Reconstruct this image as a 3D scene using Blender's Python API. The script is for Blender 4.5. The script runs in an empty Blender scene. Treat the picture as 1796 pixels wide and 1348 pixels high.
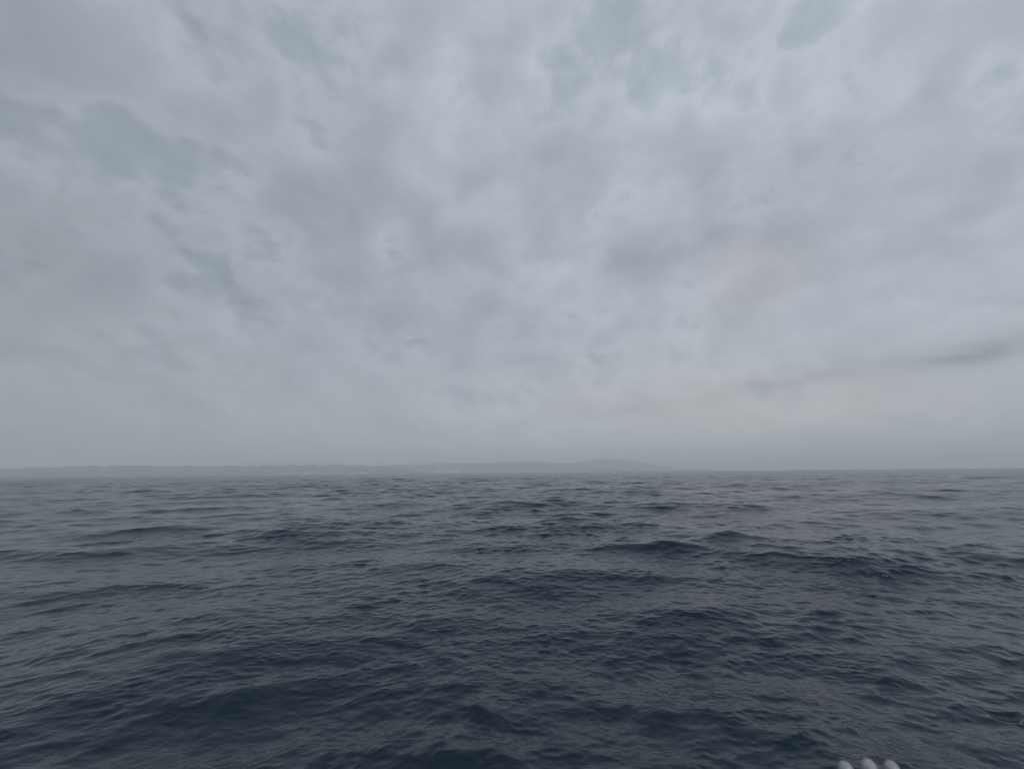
import bpy, math, random
import numpy as np
from mathutils import Vector, Matrix

# ------------------------------------------------------------------ camera
scene = bpy.context.scene
EYE = 3.5                                   # eye height above mean water, metres
PITCH, ROLL = math.radians(13.1), math.radians(0.50)
FOCAL = 660.0 / 1796.0                      # focal length / picture width (ultra-wide phone lens)

cam_d = bpy.data.cameras.new('camera')
cam = bpy.data.objects.new('camera', cam_d)
scene.collection.objects.link(cam)
fwd = Vector((0, math.cos(PITCH), math.sin(PITCH)))
right = Vector((math.cos(ROLL), 0, 0)) - math.sin(ROLL) * Vector((0, -math.sin(PITCH), math.cos(PITCH)))
right.normalize()
up = right.cross(fwd).normalized()
cam.matrix_world = Matrix(((right.x, up.x, -fwd.x, 0), (right.y, up.y, -fwd.y, 0),
                           (right.z, up.z, -fwd.z, EYE), (0, 0, 0, 1)))
cam_d.sensor_width = 36.0
cam_d.lens = 36.0 * FOCAL
cam_d.clip_start, cam_d.clip_end = 0.05, 120000.0
cam_d.dof.use_dof = True
cam_d.dof.focus_distance = 60.0
cam_d.dof.aperture_fstop = 1.6
scene.camera = cam


def bearing(px, py):
    """Unit direction of a point of the view (1796 x 1348 grid) in the world."""
    v = right * ((px - 898.0) / 660.0) + up * ((674.0 - py) / 660.0) + fwd
    return v.normalized()


# ------------------------------------------------------------------ exposure
vs = scene.view_settings
vs.view_transform, vs.look, vs.gamma, vs.exposure = 'Standard', 'None', 1.0, 0.05
vs.use_curve_mapping = False
scene.cycles.volume_bounces = 1
scene.cycles.max_bounces = 6
scene.cycles.use_denoising = True
scene.cycles.filter_width = 1.1

# ------------------------------------------------------------------ sun (veiled by the overcast)
SUN_EL, SUN_AZ = math.radians(42), math.radians(165)      # azimuth clockwise from +Y
sun_dir = Vector((math.sin(SUN_AZ) * math.cos(SUN_EL), math.cos(SUN_AZ) * math.cos(SUN_EL), math.sin(SUN_EL)))
sun_l = bpy.data.lights.new('sun', 'SUN')
sun_l.energy, sun_l.angle, sun_l.color = 1.5, math.radians(50), (1.0, 0.97, 0.93)
sun = bpy.data.objects.new('sun', sun_l)
scene.collection.objects.link(sun)
sun.rotation_euler = sun_dir.to_track_quat('Z', 'Y').to_euler()
sun.location = sun_dir * 200

# ------------------------------------------------------------------ sky: broken low cloud under a pale grey-blue veil
world = bpy.data.worlds.new('World')
scene.world = world
world.use_nodes = True
nt = world.node_tree
nt.nodes.clear()


def nd(tree, typ, **kw):
    n = tree.nodes.new(typ)
    for k, v in kw.items():
        setattr(n, k, v)
    return n


def setin(tree, sock, v):
    if hasattr(v, 'is_output'):
        tree.links.new(v, sock)
    else:
        sock.default_value = v


def M(op, a, b=None, c=None, tree=nt, clamp=False):
    n = nd(tree, 'ShaderNodeMath', operation=op, use_clamp=clamp)
    for i, v in enumerate((a, b, c)):
        if v is not None:
            setin(tree, n.inputs[i], v)
    return n.outputs[0]


def VM(op, a, b=None, c=None, tree=nt):
    n = nd(tree, 'ShaderNodeVectorMath', operation=op)
    for i, v in enumerate((a, b, c)):
        if v is not None:
            if op == 'SCALE' and i == 1:
                setin(tree, n.inputs['Scale'], v)
            else:
                setin(tree, n.inputs[i], v)
    return n.outputs['Value' if op in ('DOT_PRODUCT', 'LENGTH') else 'Vector']


def NOISE(vec, scale, detail=5.0, rough=0.55, distort=0.0, tree=nt, out='Fac', lac=2.0):
    n = nd(tree, 'ShaderNodeTexNoise')
    setin(tree, n.inputs['Vector'], vec)
    n.inputs['Scale'].default_value = scale
    n.inputs['Detail'].default_value = detail
    n.inputs['Roughness'].default_value = rough
    n.inputs['Lacunarity'].default_value = lac
    n.inputs['Distortion'].default_value = distort
    return n.outputs[out]


def RANGE(v, a, b, c=0.0, d=1.0, tree=nt, smooth=True):
    n = nd(tree, 'ShaderNodeMapRange', interpolation_type='SMOOTHSTEP' if smooth else 'LINEAR')
    setin(tree, n.inputs[0], v)
    for i, x in enumerate((a, b, c, d)):
        n.inputs[1 + i].default_value = x
    return n.outputs[0]


def MIXC(f, a, b, tree=nt, blend='MIX'):
    n = nd(tree, 'ShaderNodeMix', data_type='RGBA', blend_type=blend)
    setin(tree, n.inputs[0], f)
    setin(tree, n.inputs[6], a)
    setin(tree, n.inputs[7], b)
    return n.outputs[2]


tc = nd(nt, 'ShaderNodeTexCoord')
D = VM('NORMALIZE', tc.outputs['Generated'])
sep = nd(nt, 'ShaderNodeSeparateXYZ')
nt.links.new(D, sep.inputs[0])
zc = M('ADD', M('MAXIMUM', sep.outputs[2], 0.0), 0.38)
comb = nd(nt, 'ShaderNodeCombineXYZ')
nt.links.new(M('DIVIDE', sep.outputs[0], zc), comb.inputs[0])
nt.links.new(M('DIVIDE', sep.outputs[1], zc), comb.inputs[1])
P = comb.outputs[0]                                        # position on the cloud deck
warp = VM('SUBTRACT', NOISE(P, 2.2, 2.0, 0.5, out='Color'), (0.5, 0.5, 0.5))
Pw = VM('ADD', P, VM('SCALE', warp, 0.16))
n_big = NOISE(Pw, 1.6, 4.0, 0.55)
D2 = VM('MULTIPLY', D, (1.0, 1.0, 1.35))                    # flattened banks rather than balls
n_puff = NOISE(D2, 6.4, 7.0, 0.55)
n_puff2 = NOISE(VM('ADD', D2, (0.018, 0.006, 0.020)), 6.4, 5.0, 0.55)
bil = NOISE(VM('ADD', D2, VM('SCALE', warp, 0.05)), 7.0, 3.0, 0.5)
lumps = M('MULTIPLY_ADD', M('ABSOLUTE', M('SUBTRACT', bil, 0.5)), 3.0, -0.3)      # rounded heads with darker seams
n_mid = NOISE(VM('ADD', D2, VM('SCALE', warp, 0.12)), 2.9, 4.0, 0.5)

# cloud masses and gaps in the deck: place, half-extent along / across, tilt, strength
warp_d = VM('SUBTRACT', NOISE(D, 7.0, 4.0, 0.6, out='Color'), (0.5, 0.5, 0.5))
Dw = VM('ADD', D, VM('SCALE', warp_d, 0.16))


def spots(lst, Dw=Dw):
    acc = 0.0
    for (px, py, ru, rv, tilt, amp) in lst:
        c = bearing(px, py)
        t = math.radians(tilt)
        uu = bearing(px + 8 * math.cos(t), py - 8 * math.sin(t)) - c
        vv = bearing(px - 8 * math.sin(t), py - 8 * math.cos(t)) - c
        su, sv = uu.length / 8 * ru, vv.length / 8 * rv
        a = (uu.normalized() / su)
        b = vv - vv.dot(uu.normalized()) * uu.normalized()
        b = b.normalized() / sv
        u = VM('DOT_PRODUCT', VM('SUBTRACT', Dw, tuple(c)), tuple(a))
        v = VM('DOT_PRODUCT', VM('SUBTRACT', Dw, tuple(c)), tuple(b))
        q = M('MULTIPLY_ADD', u, u, M('MULTIPLY', v, v))
        g = M('POWER', 0.4, q)
        acc = M('MULTIPLY_ADD', g, amp, acc)
    return acc


gap = spots([
    (450, 90, 160, 110, -30, .8), (210, 240, 150, 120, 10, .8), (340, 320, 110, 70, -20, .6),
    (1010, 100, 150, 90, 10, .55), (1000, 215, 90, 70, 90, .45), (1750, 130, 70, 70, 30, .7),
    (220, 600, 170, 60, -8, .5), (1420, 60, 220, 35, 10, .10), (60, 20, 60, 25, 0, .35),
    (390, 640, 120, 40, 0, .3),
    (1250, 470, 220, 90, 15, -.7), (1620, 340, 220, 70, 12, -.7), (1400, 300, 140, 60, 15, -.4), (790, 400, 150, 130, 0, -.45), (1640, 390, 240, 90, 5, -.6), (1230, 520, 150, 60, 0, -.5),
])
val = spots([
    (960, 300, 80, 60, 40, -.55), (1240, 420, 170, 45, 18, -.75), (1380, 290, 190, 45, 14, -.45),
    (60, 450, 130, 70, -15, -.45), (690, 190, 90, 50, 0, -.35), (700, 520, 60, 90, 0, -.35),
    (420, 60, 120, 80, -40, -.3), (420, 500, 120, 40, -10, -.25),
    (770, 110, 110, 60, 20, .5), (800, 240, 100, 60, -40, .45), (925, 100, 35, 30, 0, .35),
    (560, 470, 90, 35, 10, .35), (980, 495, 60, 45, 30, .45), (370, 565, 60, 25, -20, .35),
    (90, 320, 110, 40, -12, .35), (270, 85, 120, 45, -20, .35), (1300, 150, 200, 60, 5, .45),
    (1560, 170, 140, 55, 20, .4), (1180, 290, 110, 60, 20, .35), (1330, 530, 330, 80, 8, .3),
    (1620, 430, 260, 60, 10, .25), (1480, 20, 180, 30, 5, .35),
])
thin_streaks = spots([
    (1770, 602, 150, 22, 12, -1.0), (1690, 626, 90, 9, 9, -.7), (1450, 662, 190, 22, 8, -.55), (1370, 672, 90, 8, 5, -.35),
    (1120, 716, 200, 10, 6, -.3), (90, 622, 120, 14, -18, -.45), (20, 655, 120, 18, -8, .3),
], VM('ADD', D, VM('SCALE', warp_d, 0.06)))
warm = spots([(1150, 700, 300, 75, 5, .38), (1450, 740, 320, 60, 3, .38), (1320, 500, 110, 60, 30, .25)])
dens = M('MULTIPLY_ADD', M('SUBTRACT', n_mid, 0.5), 0.70, 0.60)
dens = M('MULTIPLY_ADD', M('SUBTRACT', n_puff, 0.5), 1.3, dens)
dens = M('MULTIPLY_ADD', M('SUBTRACT', n_big, 0.5), 0.30, dens)
dens = M('MULTIPLY_ADD', lumps, 0.16, dens)
dens = M('MULTIPLY_ADD', gap, -0.20, dens)                 # thickness of the lower cloud
ramp = nd(nt, 'ShaderNodeValToRGB')
nt.links.new(dens, ramp.inputs[0])
ramp.color_ramp.interpolation = 'B_SPLINE'
for k, (p_, c_) in enumerate(((0.28, (0.324, 0.376, 0.428)), (0.40, (0.348, 0.396, 0.447)), (0.505, (0.432, 0.464, 0.518)),
                              (0.60, (0.398, 0.425, 0.479)), (0.78, (0.335, 0.360, 0.412)))):
    el_ = ramp.color_ramp.elements[k] if k < 2 else ramp.color_ramp.elements.new(p_)
    el_.position, el_.color = p_, c_ + (1,)
low = RANGE(sep.outputs[2], 0.06, 0.42)                    # texture closes up towards the horizon
cloud_col = MIXC(M('MULTIPLY_ADD', low, 0.72, 0.28), (0.398, 0.430, 0.478, 1), ramp.outputs[0])
v_all = M('MULTIPLY_ADD', M('SUBTRACT', n_puff, n_puff2), 2.6, M('MULTIPLY', val, 0.8))
v_all = M('ADD', v_all, thin_streaks)
thin = Vector((0.42, 0.42, 0.80)).normalized()             # where the overcast is thinnest and brightest, apart from the sun lamp
glow = RANGE(VM('DOT_PRODUCT', D, tuple(thin)), 0.0, 1.0, 0.0, 1.0, smooth=False)
lum = M('MULTIPLY', M('MULTIPLY_ADD', glow, 0.40, 0.72), M('MULTIPLY_ADD', low, -0.20, 1.25))
lum = M('MULTIPLY', lum, M('MULTIPLY_ADD', v_all, 0.22, 1.0))
cloud_col = MIXC(warm, cloud_col, MIXC(1.0, cloud_col, (1.12, 1.02, 0.88, 1), blend='MULTIPLY'))
sky_tex = nd(nt, 'ShaderNodeTexSky', sky_type='NISHITA', sun_disc=False)
sky_tex.sun_elevation, sky_tex.sun_rotation = SUN_EL, SUN_AZ
sky_tex.air_density, sky_tex.dust_density = 1.0, 3.0
clouds = VM('SCALE', cloud_col, lum)
bg_cloud = nd(nt, 'ShaderNodeBackground')
nt.links.new(clouds, bg_cloud.inputs[0])
bg_cloud.inputs[1].default_value = 1.0
bg_sky = nd(nt, 'ShaderNodeBackground')
nt.links.new(sky_tex.outputs[0], bg_sky.inputs[0])
bg_sky.inputs[1].default_value = 0.06
mixs = nd(nt, 'ShaderNodeMixShader')
mixs.inputs[0].default_value = 0.94                        # an almost closed overcast
nt.links.new(bg_sky.outputs[0], mixs.inputs[1])
nt.links.new(bg_cloud.outputs[0], mixs.inputs[2])
wo = nd(nt, 'ShaderNodeOutputWorld')
nt.links.new(mixs.outputs[0], wo.inputs[0])
world.cycles.sampling_method = 'MANUAL'
world.cycles.sample_map_resolution = 512

# ------------------------------------------------------------------ helpers


def material(name):
    m = bpy.data.materials.new(name)
    m.use_nodes = True
    t = m.node_tree
    return m, t, t.nodes['Principled BSDF']


def mesh_object(name, verts, faces, mat, smooth=False, parent=None):
    me = bpy.data.meshes.new(name)
    me.from_pydata([tuple(v) for v in verts], [], faces)
    me.materials.append(mat)
    if smooth:
        me.polygons.foreach_set('use_smooth', [True] * len(me.polygons))
    me.update()
    o = bpy.data.objects.new(name, me)
    scene.collection.objects.link(o)
    o.parent = parent
    return o


def grid_object(name, X, Y, Z, mat, attrs=None):
    """Smooth sheet from 2-D coordinate arrays (rows x columns); columns wrap where X closes on itself."""
    r, c = X.shape
    co = np.stack([X, Y, Z], -1).reshape(-1, 3).astype(np.float32)
    i = np.arange(r * c).reshape(r, c)
    q = np.stack([i[:-1, :-1], i[:-1, 1:], i[1:, 1:], i[1:, :-1]], -1).reshape(-1, 4).astype(np.int32)
    me = bpy.data.meshes.new(name)
    me.vertices.add(len(co))
    me.vertices.foreach_set('co', co.ravel())
    me.loops.add(q.size)
    me.loops.foreach_set('vertex_index', q.ravel())
    me.polygons.add(len(q))
    me.polygons.foreach_set('loop_start', np.arange(0, q.size, 4, dtype=np.int32))
    me.polygons.foreach_set('use_smooth', np.ones(len(q), dtype=bool))
    me.materials.append(mat)
    for k, a in (attrs or {}).items():
        at = me.attributes.new(k, 'FLOAT', 'POINT')
        at.data.foreach_set('value', a.ravel().astype(np.float32))
    me.update(calc_edges=True)
    me.validate()
    o = bpy.data.objects.new(name, me)
    scene.collection.objects.link(o)
    return o


# ------------------------------------------------------------------ the sea
rng = np.random.default_rng(11)
WIND = math.radians(97)                     # waves run almost straight towards the viewer


def wave_band(lmax, lmin, B, seed, spread_iso, N=512, wind=WIND):
    """One octave of a wind sea as a tile: height and sideways displacement (sharpened crests)."""
    g = np.random.default_rng(seed)
    L = lmax * 15.3
    rot = g.uniform(0, 2 * math.pi)
    k1 = np.fft.fftfreq(N, 1.0 / N) * 2 * math.pi / L
    KX, KY = np.meshgrid(k1, k1)
    K = np.hypot(KX, KY)
    K[0, 0] = 1e9
    th = np.arctan2(KY, KX) + rot           # direction in the world
    inband = (K >= 2 * math.pi / lmax) & (K < 2 * math.pi / lmin)
    cs = np.cos(th - wind)
    spread = (np.abs(cs) ** 4 * np.where(cs > 0, 1.0, 0.3) + spread_iso)
    spread = spread / (0.75 * 0.65 * math.pi / 1.0 + spread_iso * 2 * math.pi) 
    S = B * K ** -4.0 * spread * inband     # directional wavenumber spectrum
    dk = 2 * math.pi / L
    amp = np.sqrt(np.maximum(S, 0) * dk * dk / 1.0)
    h = amp * (g.normal(size=(N, N)) + 1j * g.normal(size=(N, N)))
    Z = np.fft.ifft2(h).real * N * N
    DX = np.fft.ifft2(-1j * KX / K * h).real * N * N
    DY = np.fft.ifft2(-1j * KY / K * h).real * N * N
    slope = float(np.mean(np.abs(np.gradient(Z, L / N, axis=0)) ** 2 + np.abs(np.gradient(Z, L / N, axis=1)) ** 2))
    return L, rot, Z.astype(np.float32), DX.astype(np.float32), DY.astype(np.float32), slope


def sample(tiles, L, u, v):
    N = tiles[0].shape[0]
    fu, fv = u / L * N, v / L * N
    iu, iv = np.floor(fu), np.floor(fv)
    a, b = (fu - iu).astype(np.float32), (fv - iv).astype(np.float32)
    iu, iv = iu.astype(np.int64) % N, iv.astype(np.int64) % N
    ju, jv = (iu + 1) % N, (iv + 1) % N
    w00, w10, w01, w11 = (1 - a) * (1 - b), a * (1 - b), (1 - a) * b, a * b
    return [t[iv, iu] * w00 + t[iv, ju] * w10 + t[jv, iu] * w01 + t[jv, ju] * w11 for t in tiles]


def radial_rows():
    r = [2.2]
    while r[-1] < 29000.0:
        x = r[-1]
        if x < 4.5:
            e = 0.012
        elif x < 13:
            e = 0.0023
        elif x < 30:
            e = 0.0032
        elif x < 300:
            e = 0.0040
        elif x < 1500:
            e = 0.0085
        else:
            e = min(0.12, 0.0085 * (x / 1500.0) ** 0.9)
        r.append(x * (1 + e))
    return np.array(r)


rad = radial_rows()
half = math.radians(64)
cols = np.concatenate([np.linspace(-half, half, 830),
                       np.linspace(half, 2 * math.pi - half, 42)[1:]])
R, A = np.meshgrid(rad, cols, indexing='ij')
X0, Y0 = R * np.sin(A), R * np.cos(A)
dr = np.gradient(rad)[:, None] * np.ones_like(A)
da = np.gradient(cols)[None, :] * R
step = np.maximum(dr, da)
Zs, DXs, DYs = np.zeros_like(R), np.zeros_like(R), np.zeros_like(R)
lost = np.zeros_like(R)
# gusty patches: ripples livelier in some places than others
patch = np.zeros_like(R)
for lam, am in ((70, 1.0), (31, 0.8), (13, 0.6)):
    for _ in range(5):
        t = rng.uniform(0, 2 * math.pi)
        patch += am * 0.35 * np.sin((X0 * math.cos(t) + Y0 * math.sin(t)) * 2 * math.pi / (lam * rng.uniform(.8, 1.25)) + rng.uniform(0, 6.28))
patch = np.clip(patch, -1.2, 1.2)
lmax = 26.0
j = 0
while lmax > 0.11:
    lmin = lmax / 2
    B = 0.0030 if lmax > 7 else 0.0048 if lmax > 1.7 else (0.0052 if lmax > 0.85 else (0.0088 if lmax > .42 else 0.0125))
    if lmax > 20:
        B *= 0.9
    L, rot, tz, tx, ty, slope = wave_band(lmax, lmin, B, 100 + j, 0.10 if lmax > 4 else 0.22)
    c, s = math.cos(rot), math.sin(rot)
    u, v = X0 * c + Y0 * s, -X0 * s + Y0 * c
    z, dx, dy = sample([tz, tx, ty], L, u + 1e6 * 0 + 517.3, v + 911.7)
    lam = math.sqrt(lmax * lmin)
    w = np.clip((lam / step - 2.6) / 3.0, 0, 1)
    w = w * w * (3 - 2 * w)
    gust = 1.0 + (0.22 * patch if lmax < 3.5 else 0.0)
    if lmax < 2.0:                          # ripples come in bursts with slicks between them
        e1, = sample([tz], L, (u + 31.7) / 3.1, (v - 77.1) / 3.1)
        e2, = sample([tz], L, (v + 131.7) / 9.7, (u - 57.1) / 9.7)
        sd = tz.std()
        gust = gust * np.clip(0.52 + 0.32 * np.abs(e1 / sd) + 0.26 * np.abs(e2 / sd), 0.3, 1.55)
    chop = -1.05 if lmax > 1.0 else -0.80      # water gathers under the crests and sharpens them
    Zs += z * w * gust
    lean = 1.0 if lmax < 7 else 0.8         # wind pushes the crests over towards the viewer
    DXs += chop * (dx * c - dy * s) * w * gust
    DYs += (chop * (dx * s + dy * c) - lean * z) * w * gust
    lost += slope * (1 - w * w) * gust ** 2
    print('band %.2f m  slope variance %.4f' % (lmax, slope))
    lmax = lmin
    j += 1
# single steeper swells that stand out of the chop: x, y, length along the crest, half width, height, turn
for (sx, sy, la, wd, ht, turn) in ((9.3, 19.6, 2.5, .85, .47, -10), (6.0, 18.2, 1.9, .8, .40, 4), (-12.2, 23.0, 2.3, .9, .44, 14),
                                   (-4.6, 7.4, .75, .36, .16, 16), (-.4, 5.9, .7, .34, .15, -8), (2.1, 7.0, .55, .28, .12, -8),
                                   (4.4, 27.0, 3.2, 1.1, .40, 2), (-22.0, 24.5, 3.0, 1.1, .40, 16), (19.0, 15.5, 2.0, .7, .22, -18),
                                   (-.6, 6.9, .5, .25, .10, 6), (14.5, 16.5, 1.8, .6, .2, -14), (-6.6, 8.6, .8, .4, .12, 20)):
    t = math.radians(turn)
    al = (X0 - sx) * math.cos(t) + (Y0 - sy) * math.sin(t)
    ac = -(X0 - sx) * math.sin(t) + (Y0 - sy) * math.cos(t)
    e = np.exp(-(al / (la * 1.2)) ** 2 - ((ac + 0.12 * la * np.sin(al / la * 2.3 + sx)) / wd) ** 2) * (0.8 + 0.25 * np.sin(al / la * 3.7 + sy))
    Zs += ht * e * 0.9
    DYs += -0.25 * ht * e
calm = np.clip((R - 2.2) / 2.0, 0.3, 1)
Xs, Ys, Zs = X0 + DXs * calm, Y0 + DYs * calm, Zs * calm
# close the sheet round the back and in the middle
Xs[:, -1], Ys[:, -1], Zs[:, -1] = Xs[:, 0], Ys[:, 0], Zs[:, 0]
zero = np.zeros((1, Xs.shape[1]))
Xs, Ys, Zs = np.vstack([zero, Xs]), np.vstack([zero, Ys]), np.vstack([zero + Zs[:1].mean(), Zs])
lost = np.vstack([lost[:1], lost])
print('faces', (Zs.shape[0] - 1) * (Zs.shape[1] - 1))
print('sea: hs=%.2f  verts=%d' % (4 * Zs[200:900].std(), Zs.size), 'mss lost far', lost.max())

m_sea, t, bsdf = material('sea_water')
bsdf.inputs['Base Color'].default_value = (0.0022, 0.0130, 0.0265, 1)
bsdf.inputs['IOR'].default_value = 1.333
att = nd(t, 'ShaderNodeAttribute', attribute_name='fine_chop')
alpha2 = M('MULTIPLY_ADD', att.outputs['Fac'], 0.06, 0.00006, tree=t)
rough = M('POWER', alpha2, 0.25, tree=t)                   # roughness = sqrt(alpha), alpha = sqrt(slope variance)
t.links.new(rough, bsdf.inputs['Roughness'])
geo = nd(t, 'ShaderNodeNewGeometry')
fine = VM('MULTIPLY', geo.outputs['Position'], (5.5, 12.0, 0.0), tree=t)
rip = NOISE(fine, 1.0, 3.0, 0.55, tree=t, distort=0.6)     # hand-sized ripples riding on the chop
bump = nd(t, 'ShaderNodeBump')
bump.inputs['Strength'].default_value = 1.0
bump.inputs['Distance'].default_value = 0.009
t.links.new(rip, bump.inputs['Height'])
t.links.new(bump.outputs[0], bsdf.inputs['Normal'])
sea = grid_object('sea', Xs, Ys, Zs, m_sea, {'fine_chop': lost})
sea['kind'] = 'structure'

# ------------------------------------------------------------------ far coast
m_hill, t, bsdf = material('hillside')
pos = nd(t, 'ShaderNodeNewGeometry').outputs['Position']
veg = RANGE(NOISE(pos, 0.0035, 6.0, 0.6, tree=t), 0.4, 0.62, tree=t)
col = MIXC(veg, (0.028, 0.050, 0.045, 1), (0.062, 0.072, 0.068, 1), tree=t)
t.links.new(col, bsdf.inputs['Base Color'])
bsdf.inputs['Roughness'].default_value = 0.95

HZ = lambda x: 836.2 - 0.00875 * x          # where the waterline lies in the view


def land(name, dist, depth, profile, seed, dirs=260):
    """A range of hills: ridge heights follow the skyline, slopes fall to the water in front and behind."""
    g = np.random.default_rng(seed)
    px = np.linspace(profile[0][0], profile[-1][0], dirs)
    py = np.interp(px, [p[0] for p in profile], [p[1] for p in profile])
    az, el = [], []
    for x, y in zip(px, py):
        d = bearing(x, HZ(x))
        hgt = math.hypot(*bearing(x, y).xy)
        az.append(math.atan2(d.x, d.y))
        e2 = bearing(x, HZ(x) - y)
        el.append(math.tan(math.asin(e2.z)) - math.tan(math.asin(d.z)))
    az, el = np.array(az), np.maximum(np.array(el), 0)
    rr = np.concatenate([np.linspace(0, 1, 22), np.linspace(1, 2.2, 12)[1:]])
    RR, AZ = np.meshgrid(rr, az, indexing='ij')
    EL = np.broadcast_to(el, RR.shape)
    ridge = dist + depth
    fine = np.zeros_like(RR)
    for f in (9, 21, 47, 95):
        ph = g.uniform(0, 6.28, 2)
        fine += np.sin(AZ * f * 2.1 + ph[0] + RR * 3) * np.sin(RR * f * 0.35 + ph[1]) * 4.5 / f
    jag = np.interp(az, np.linspace(az[0], az[-1], dirs // 3), g.normal(size=dirs // 3)) * 11.0 * np.clip(el / .01, 0, 1)
    prof = np.where(RR <= 1, RR ** 0.8, np.cos(np.clip((RR - 1) / 1.2, 0, 1) * math.pi / 2))
    coast = 0.04 * np.sin(AZ * 23 + seed) + 0.03 * np.sin(AZ * 61 + 2 * seed)
    Rm = dist + (RR + coast * (1 - np.clip(RR, 0, 1))) * depth
    H = prof * (EL * ridge + EYE + jag) * (1 + fine * np.clip(1 - RR, 0, 1)) 
    H = np.where(RR == 0, -0.8, np.maximum(H, -0.8))
    H[-1] = -0.8
    H[:, 0] = H[:, -1] = -0.8
    o = grid_object(name, Rm * np.sin(AZ), Rm * np.cos(AZ), H, m_hill)
    o['kind'] = 'structure'
    return o


land('hill', 8600, 1500, [(-500, 14), (-250, 13), (-60, 10), (0, 12.5), (45, 15), (120, 16.5), (175, 17.5), (215, 18.5), (236, 18.4), (242, 17),
                          (330, 15.2), (400, 15.3), (450, 16), (505, 16.3), (560, 15.8), (620, 14.8), (660, 12.5), (700, 9), (745, 4), (765, 0)], 3)
land('hill', 10800, 1200, [(600, 0), (630, 13.5), (690, 14.6), (760, 15.6), (800, 15.8), (850, 16.8), (900, 17.4), (935, 17.6),
                           (975, 15.5), (1010, 12), (1060, 8.5), (1110, 5), (1170, 0)], 5)
land('hill', 12600, 1400, [(880, 0), (950, 12), (985, 13.8), (1010, 15.6), (1030, 19.2), (1048, 21.6), (1062, 22.4), (1074, 21), (1082, 19.8),
                           (1104, 18.6), (1125, 15.3), (1142, 11.6), (1165, 8.2), (1190, 4.6), (1220, 3.6), (1250, 2), (1270, 0)], 8)

# pale strand below the town
m_sand, t, bsdf = material('beach_sand')
pos = nd(t, 'ShaderNodeNewGeometry').outputs['Position']
t.links.new(MIXC(NOISE(pos, 0.05, 4, 0.6, tree=t), (0.36, 0.33, 0.28, 1), (0.46, 0.43, 0.37, 1), tree=t), bsdf.inputs['Base Color'])
bsdf.inputs['Roughness'].default_value = 0.95


def strand(name, x0, x1, dist, width, hgt):
    azs = np.linspace(math.atan2(*bearing(x0, HZ(x0)).xy), math.atan2(*bearing(x1, HZ(x1)).xy), 90)
    rr = np.linspace(0, 1, 7)
    RR, AZ = np.meshgrid(rr, azs, indexing='ij')
    end = np.clip(np.minimum(AZ - azs[0], azs[-1] - AZ) / (0.15 * (azs[-1] - azs[0])), 0, 1)
    Rm = dist + RR * width + 25 * np.sin(AZ * 90)
    H = np.sin(RR * math.pi * 0.62) * hgt * end - 0.6
    H[0] = H[-1] = -0.8
    o = grid_object(name, Rm * np.sin(AZ), Rm * np.cos(AZ), H, m_sand)
    o['kind'] = 'structure'


strand('beach', 445, 640, 8480, 70, 9)
strand('beach', 690, 990, 10560, 80, 10)

# white town at the foot of the middle hills: every block a building of its own
m_wall, t, bsdf = material('whitewashed_wall')
pos = nd(t, 'ShaderNodeTexCoord').outputs['Object']
t.links.new(MIXC(NOISE(pos, 0.2, 4, 0.6, tree=t), (0.74, 0.73, 0.70, 1), (0.84, 0.83, 0.80, 1), tree=t), bsdf.inputs['Base Color'])
bsdf.inputs['Roughness'].default_value = 0.85
m_glass, t, bsdf = material('dark_window_band')
bsdf.inputs['Base Color'].default_value = (0.05, 0.06, 0.07, 1)
bsdf.inputs['Roughness'].default_value = 0.2


def box(vs_, fs, x0, x1, y0, y1, z0, z1):
    b = len(vs_)
    vs_ += [(x0, y0, z0), (x1, y0, z0), (x1, y1, z0), (x0, y1, z0), (x0, y0, z1), (x1, y0, z1), (x1, y1, z1), (x0, y1, z1)]
    fs += [tuple(b + i for i in f) for f in ((0, 3, 2, 1), (4, 5, 6, 7), (0, 1, 5, 4), (1, 2, 6, 5), (2, 3, 7, 6), (3, 0, 4, 7))]


def building(name, px, dist, base, w, d, h, seed, label, cat, group):
    g = random.Random(seed)
    vs_, fs = [], []
    box(vs_, fs, -w / 2, w / 2, -d / 2, d / 2, -6, h)                               # main block
    box(vs_, fs, -w / 2 + .5, w * .1, -d / 2 + .5, d / 2 - .5, h, h + g.uniform(2.5, 4))   # set-back top floor
    box(vs_, fs, w * .2, w * .34, -2, 2, h, h + 3.2)                                # stair head
    s = g.choice((-1, 1))
    box(vs_, fs, min(s * w / 2, s * w * .78), max(s * w / 2, s * w * .78), -d * .4, d * .3, -6, h * .6)     # lower wing
    o = mesh_object(name, vs_, fs, m_wall)
    d0 = bearing(px, HZ(px))
    az = math.atan2(d0.x, d0.y)
    o.location = (dist * math.sin(az), dist * math.cos(az), base)
    o.rotation_euler = (0, 0, -az + g.uniform(-.25, .25))
    # window rows as recess-dark bands, one mesh per storey
    n = max(2, int(h / 7))
    for k in range(n):
        vb, fb = [], []
        z = (k + .45) * h / n
        box(vb, fb, -w * .44, w * .44, -d / 2 - .25, -d / 2 + .1, z, z + 1.6)
        mesh_object('window_band', vb, fb, m_glass, parent=o)
    o['label'], o['category'], o['group'] = label, cat, group
    return o


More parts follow.
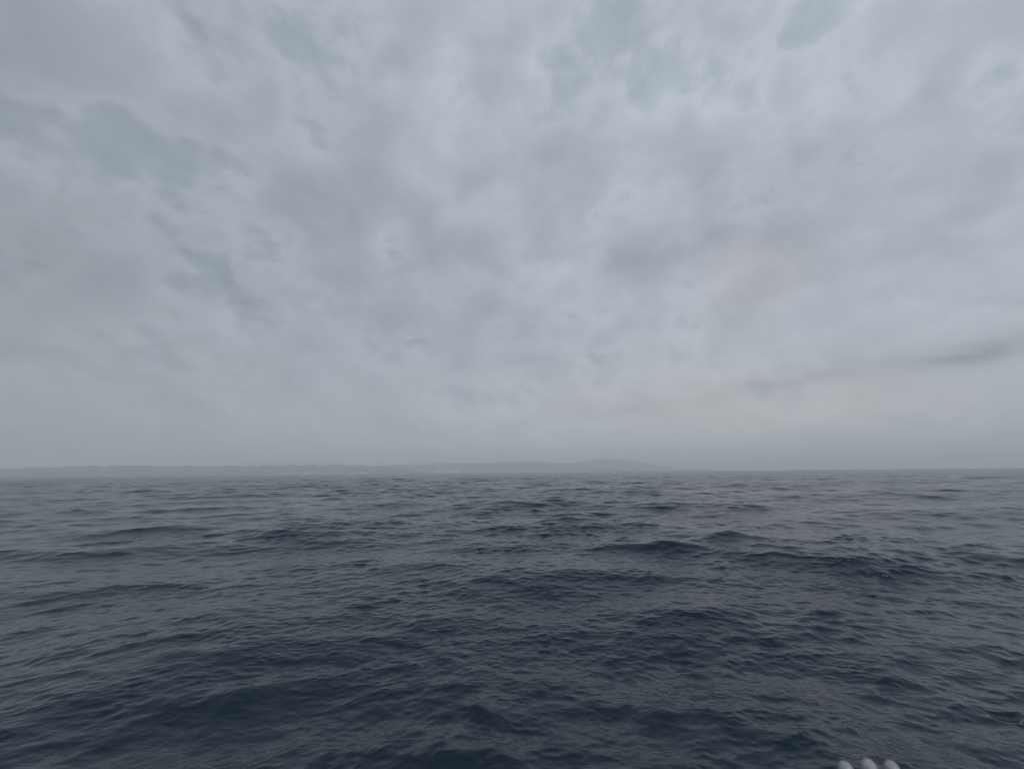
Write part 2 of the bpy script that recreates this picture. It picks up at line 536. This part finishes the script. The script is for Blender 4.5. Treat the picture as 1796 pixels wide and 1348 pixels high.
g = random.Random(4)
for i in range(34):
    px = g.choice((g.uniform(702, 728), g.uniform(732, 785), g.uniform(792, 806), g.uniform(735, 830)))
    tier = g.random()
    dist = 10660 + tier * 330
    base = 3 + tier * 62
    building('white_building', px, dist, base, g.uniform(28, 54), g.uniform(14, 20), g.uniform(18, 38), i,
             'small white flat-roofed building of the hazy town on the far shore', 'building', 'white town on the far shore')
for i, px in enumerate((914, 924, 935, 944, 953, 962)):
    building('white_building', px, 10670, 6, g.uniform(70, 105), 20, g.uniform(11, 16), 60 + i,
             'long low white building on the shore left of the peak', 'building', 'low white row left of the peak')
building('white_building', 539, 8640, 14, 40, 16, 30, 91, 'pale tower block rising from the shore under the left hills', 'building', 'lone blocks left of the town')
building('white_building', 636, 8600, 12, 80, 24, 22, 92, 'wide pale block on the shore just left of the white town', 'building', 'lone blocks left of the town')

# ------------------------------------------------------------------ the boat's rail with its pale round posts
m_rail, t, bsdf = material('weathered_white_gelcoat')
pos = nd(t, 'ShaderNodeTexCoord').outputs['Object']
t.links.new(MIXC(RANGE(NOISE(pos, 60, 5, 0.65, tree=t), .35, .7, tree=t), (0.22, 0.23, 0.24, 1), (0.32, 0.33, 0.33, 1), tree=t), bsdf.inputs['Base Color'])
bsdf.inputs['Roughness'].default_value = 0.55
DEPTH = 1.15


def at_depth(px, py, z):
    return Vector((0, 0, EYE)) + z * (right * ((px - 898) / 660) + up * ((674 - py) / 660) + fwd)


tops = [at_depth(1484.5, 1335.5, DEPTH), at_depth(1525, 1331.5, DEPTH), at_depth(1565, 1334.5, DEPTH)]
base_z = min(p.z for p in tops) - 0.16
root = bpy.data.objects.new('boat_rail', None)
root.location = (tops[1].x, tops[1].y, base_z)
scene.collection.objects.link(root)
root['label'] = 'pale boat rail with three round-topped posts at the bottom edge'
root['category'] = 'boat rail'
for p, rr in zip(tops, (.0210, .0214, .0208)):
    Hh = p.z - base_z
    prof = [(rr * 1.25, -0.004), (rr * 1.25, .008), (rr * .86, .016), (rr * .82, Hh * .45), (rr * .86, Hh - rr * 2.4), (rr, Hh - rr * 1.6)]
    for k in range(1, 9):
        a = k / 8 * math.pi / 2
        prof.append((rr * math.cos(a), Hh - rr * 1.25 + rr * 1.25 * math.sin(a)))
    n = 28
    vsx, fsx = [], []
    for (r_, z_) in prof[:-1]:
        for k in range(n):
            vsx.append((r_ * math.cos(2 * math.pi * k / n), r_ * math.sin(2 * math.pi * k / n), z_))
    vsx.append((0, 0, Hh))
    for a in range(len(prof) - 2):
        for k in range(n):
            fsx.append((a * n + k, a * n + (k + 1) % n, (a + 1) * n + (k + 1) % n, (a + 1) * n + k))
    top = len(prof) - 2
    for k in range(n):
        fsx.append((top * n + k, top * n + (k + 1) % n, len(vsx) - 1))
    o = mesh_object('post', vsx, fsx, m_rail, smooth=True, parent=root)
    lean = (up * .87 + right * .125 + fwd * .13).normalized()          # posts flare outwards with the topsides
    q = Vector((0, 0, 1)).rotation_difference(lean)
    o.rotation_mode = 'QUATERNION'
    o.rotation_quaternion = q
    foot = p - lean * Hh
    o.location = (foot.x - tops[1].x, foot.y - tops[1].y, foot.z - base_z)
vb, fb = [], []
box(vb, fb, -1.9, 1.1, -.06, .05, -.04, 0)
cap = mesh_object('rail_cap', vb, fb, m_rail, parent=root)
bv = cap.modifiers.new('bevel', 'BEVEL')
bv.width, bv.segments = .012, 3
vb, fb = [], []
box(vb, fb, -1.88, 1.08, -.035, .025, -base_z - .7, -.042)
mesh_object('hull_side', vb, fb, m_rail, parent=root)

# ------------------------------------------------------------------ sea haze
m_haze = bpy.data.materials.new('haze_air')
m_haze.use_nodes = True
t = m_haze.node_tree
t.nodes.clear()
pv = nd(t, 'ShaderNodeVolumePrincipled')
pv.inputs['Color'].default_value = (0.90, 0.97, 0.985, 1)
pv.inputs['Density'].default_value = 1.6e-4
pv.inputs['Anisotropy'].default_value = 0.0
mo = nd(t, 'ShaderNodeOutputMaterial')
t.links.new(pv.outputs[0], mo.inputs['Volume'])
vb, fb = [], []
box(vb, fb, -30000, 30000, -30000, 30000, -1.8, 520)
hz = mesh_object('haze', vb, fb, m_haze)
hz['kind'] = 'stuff'
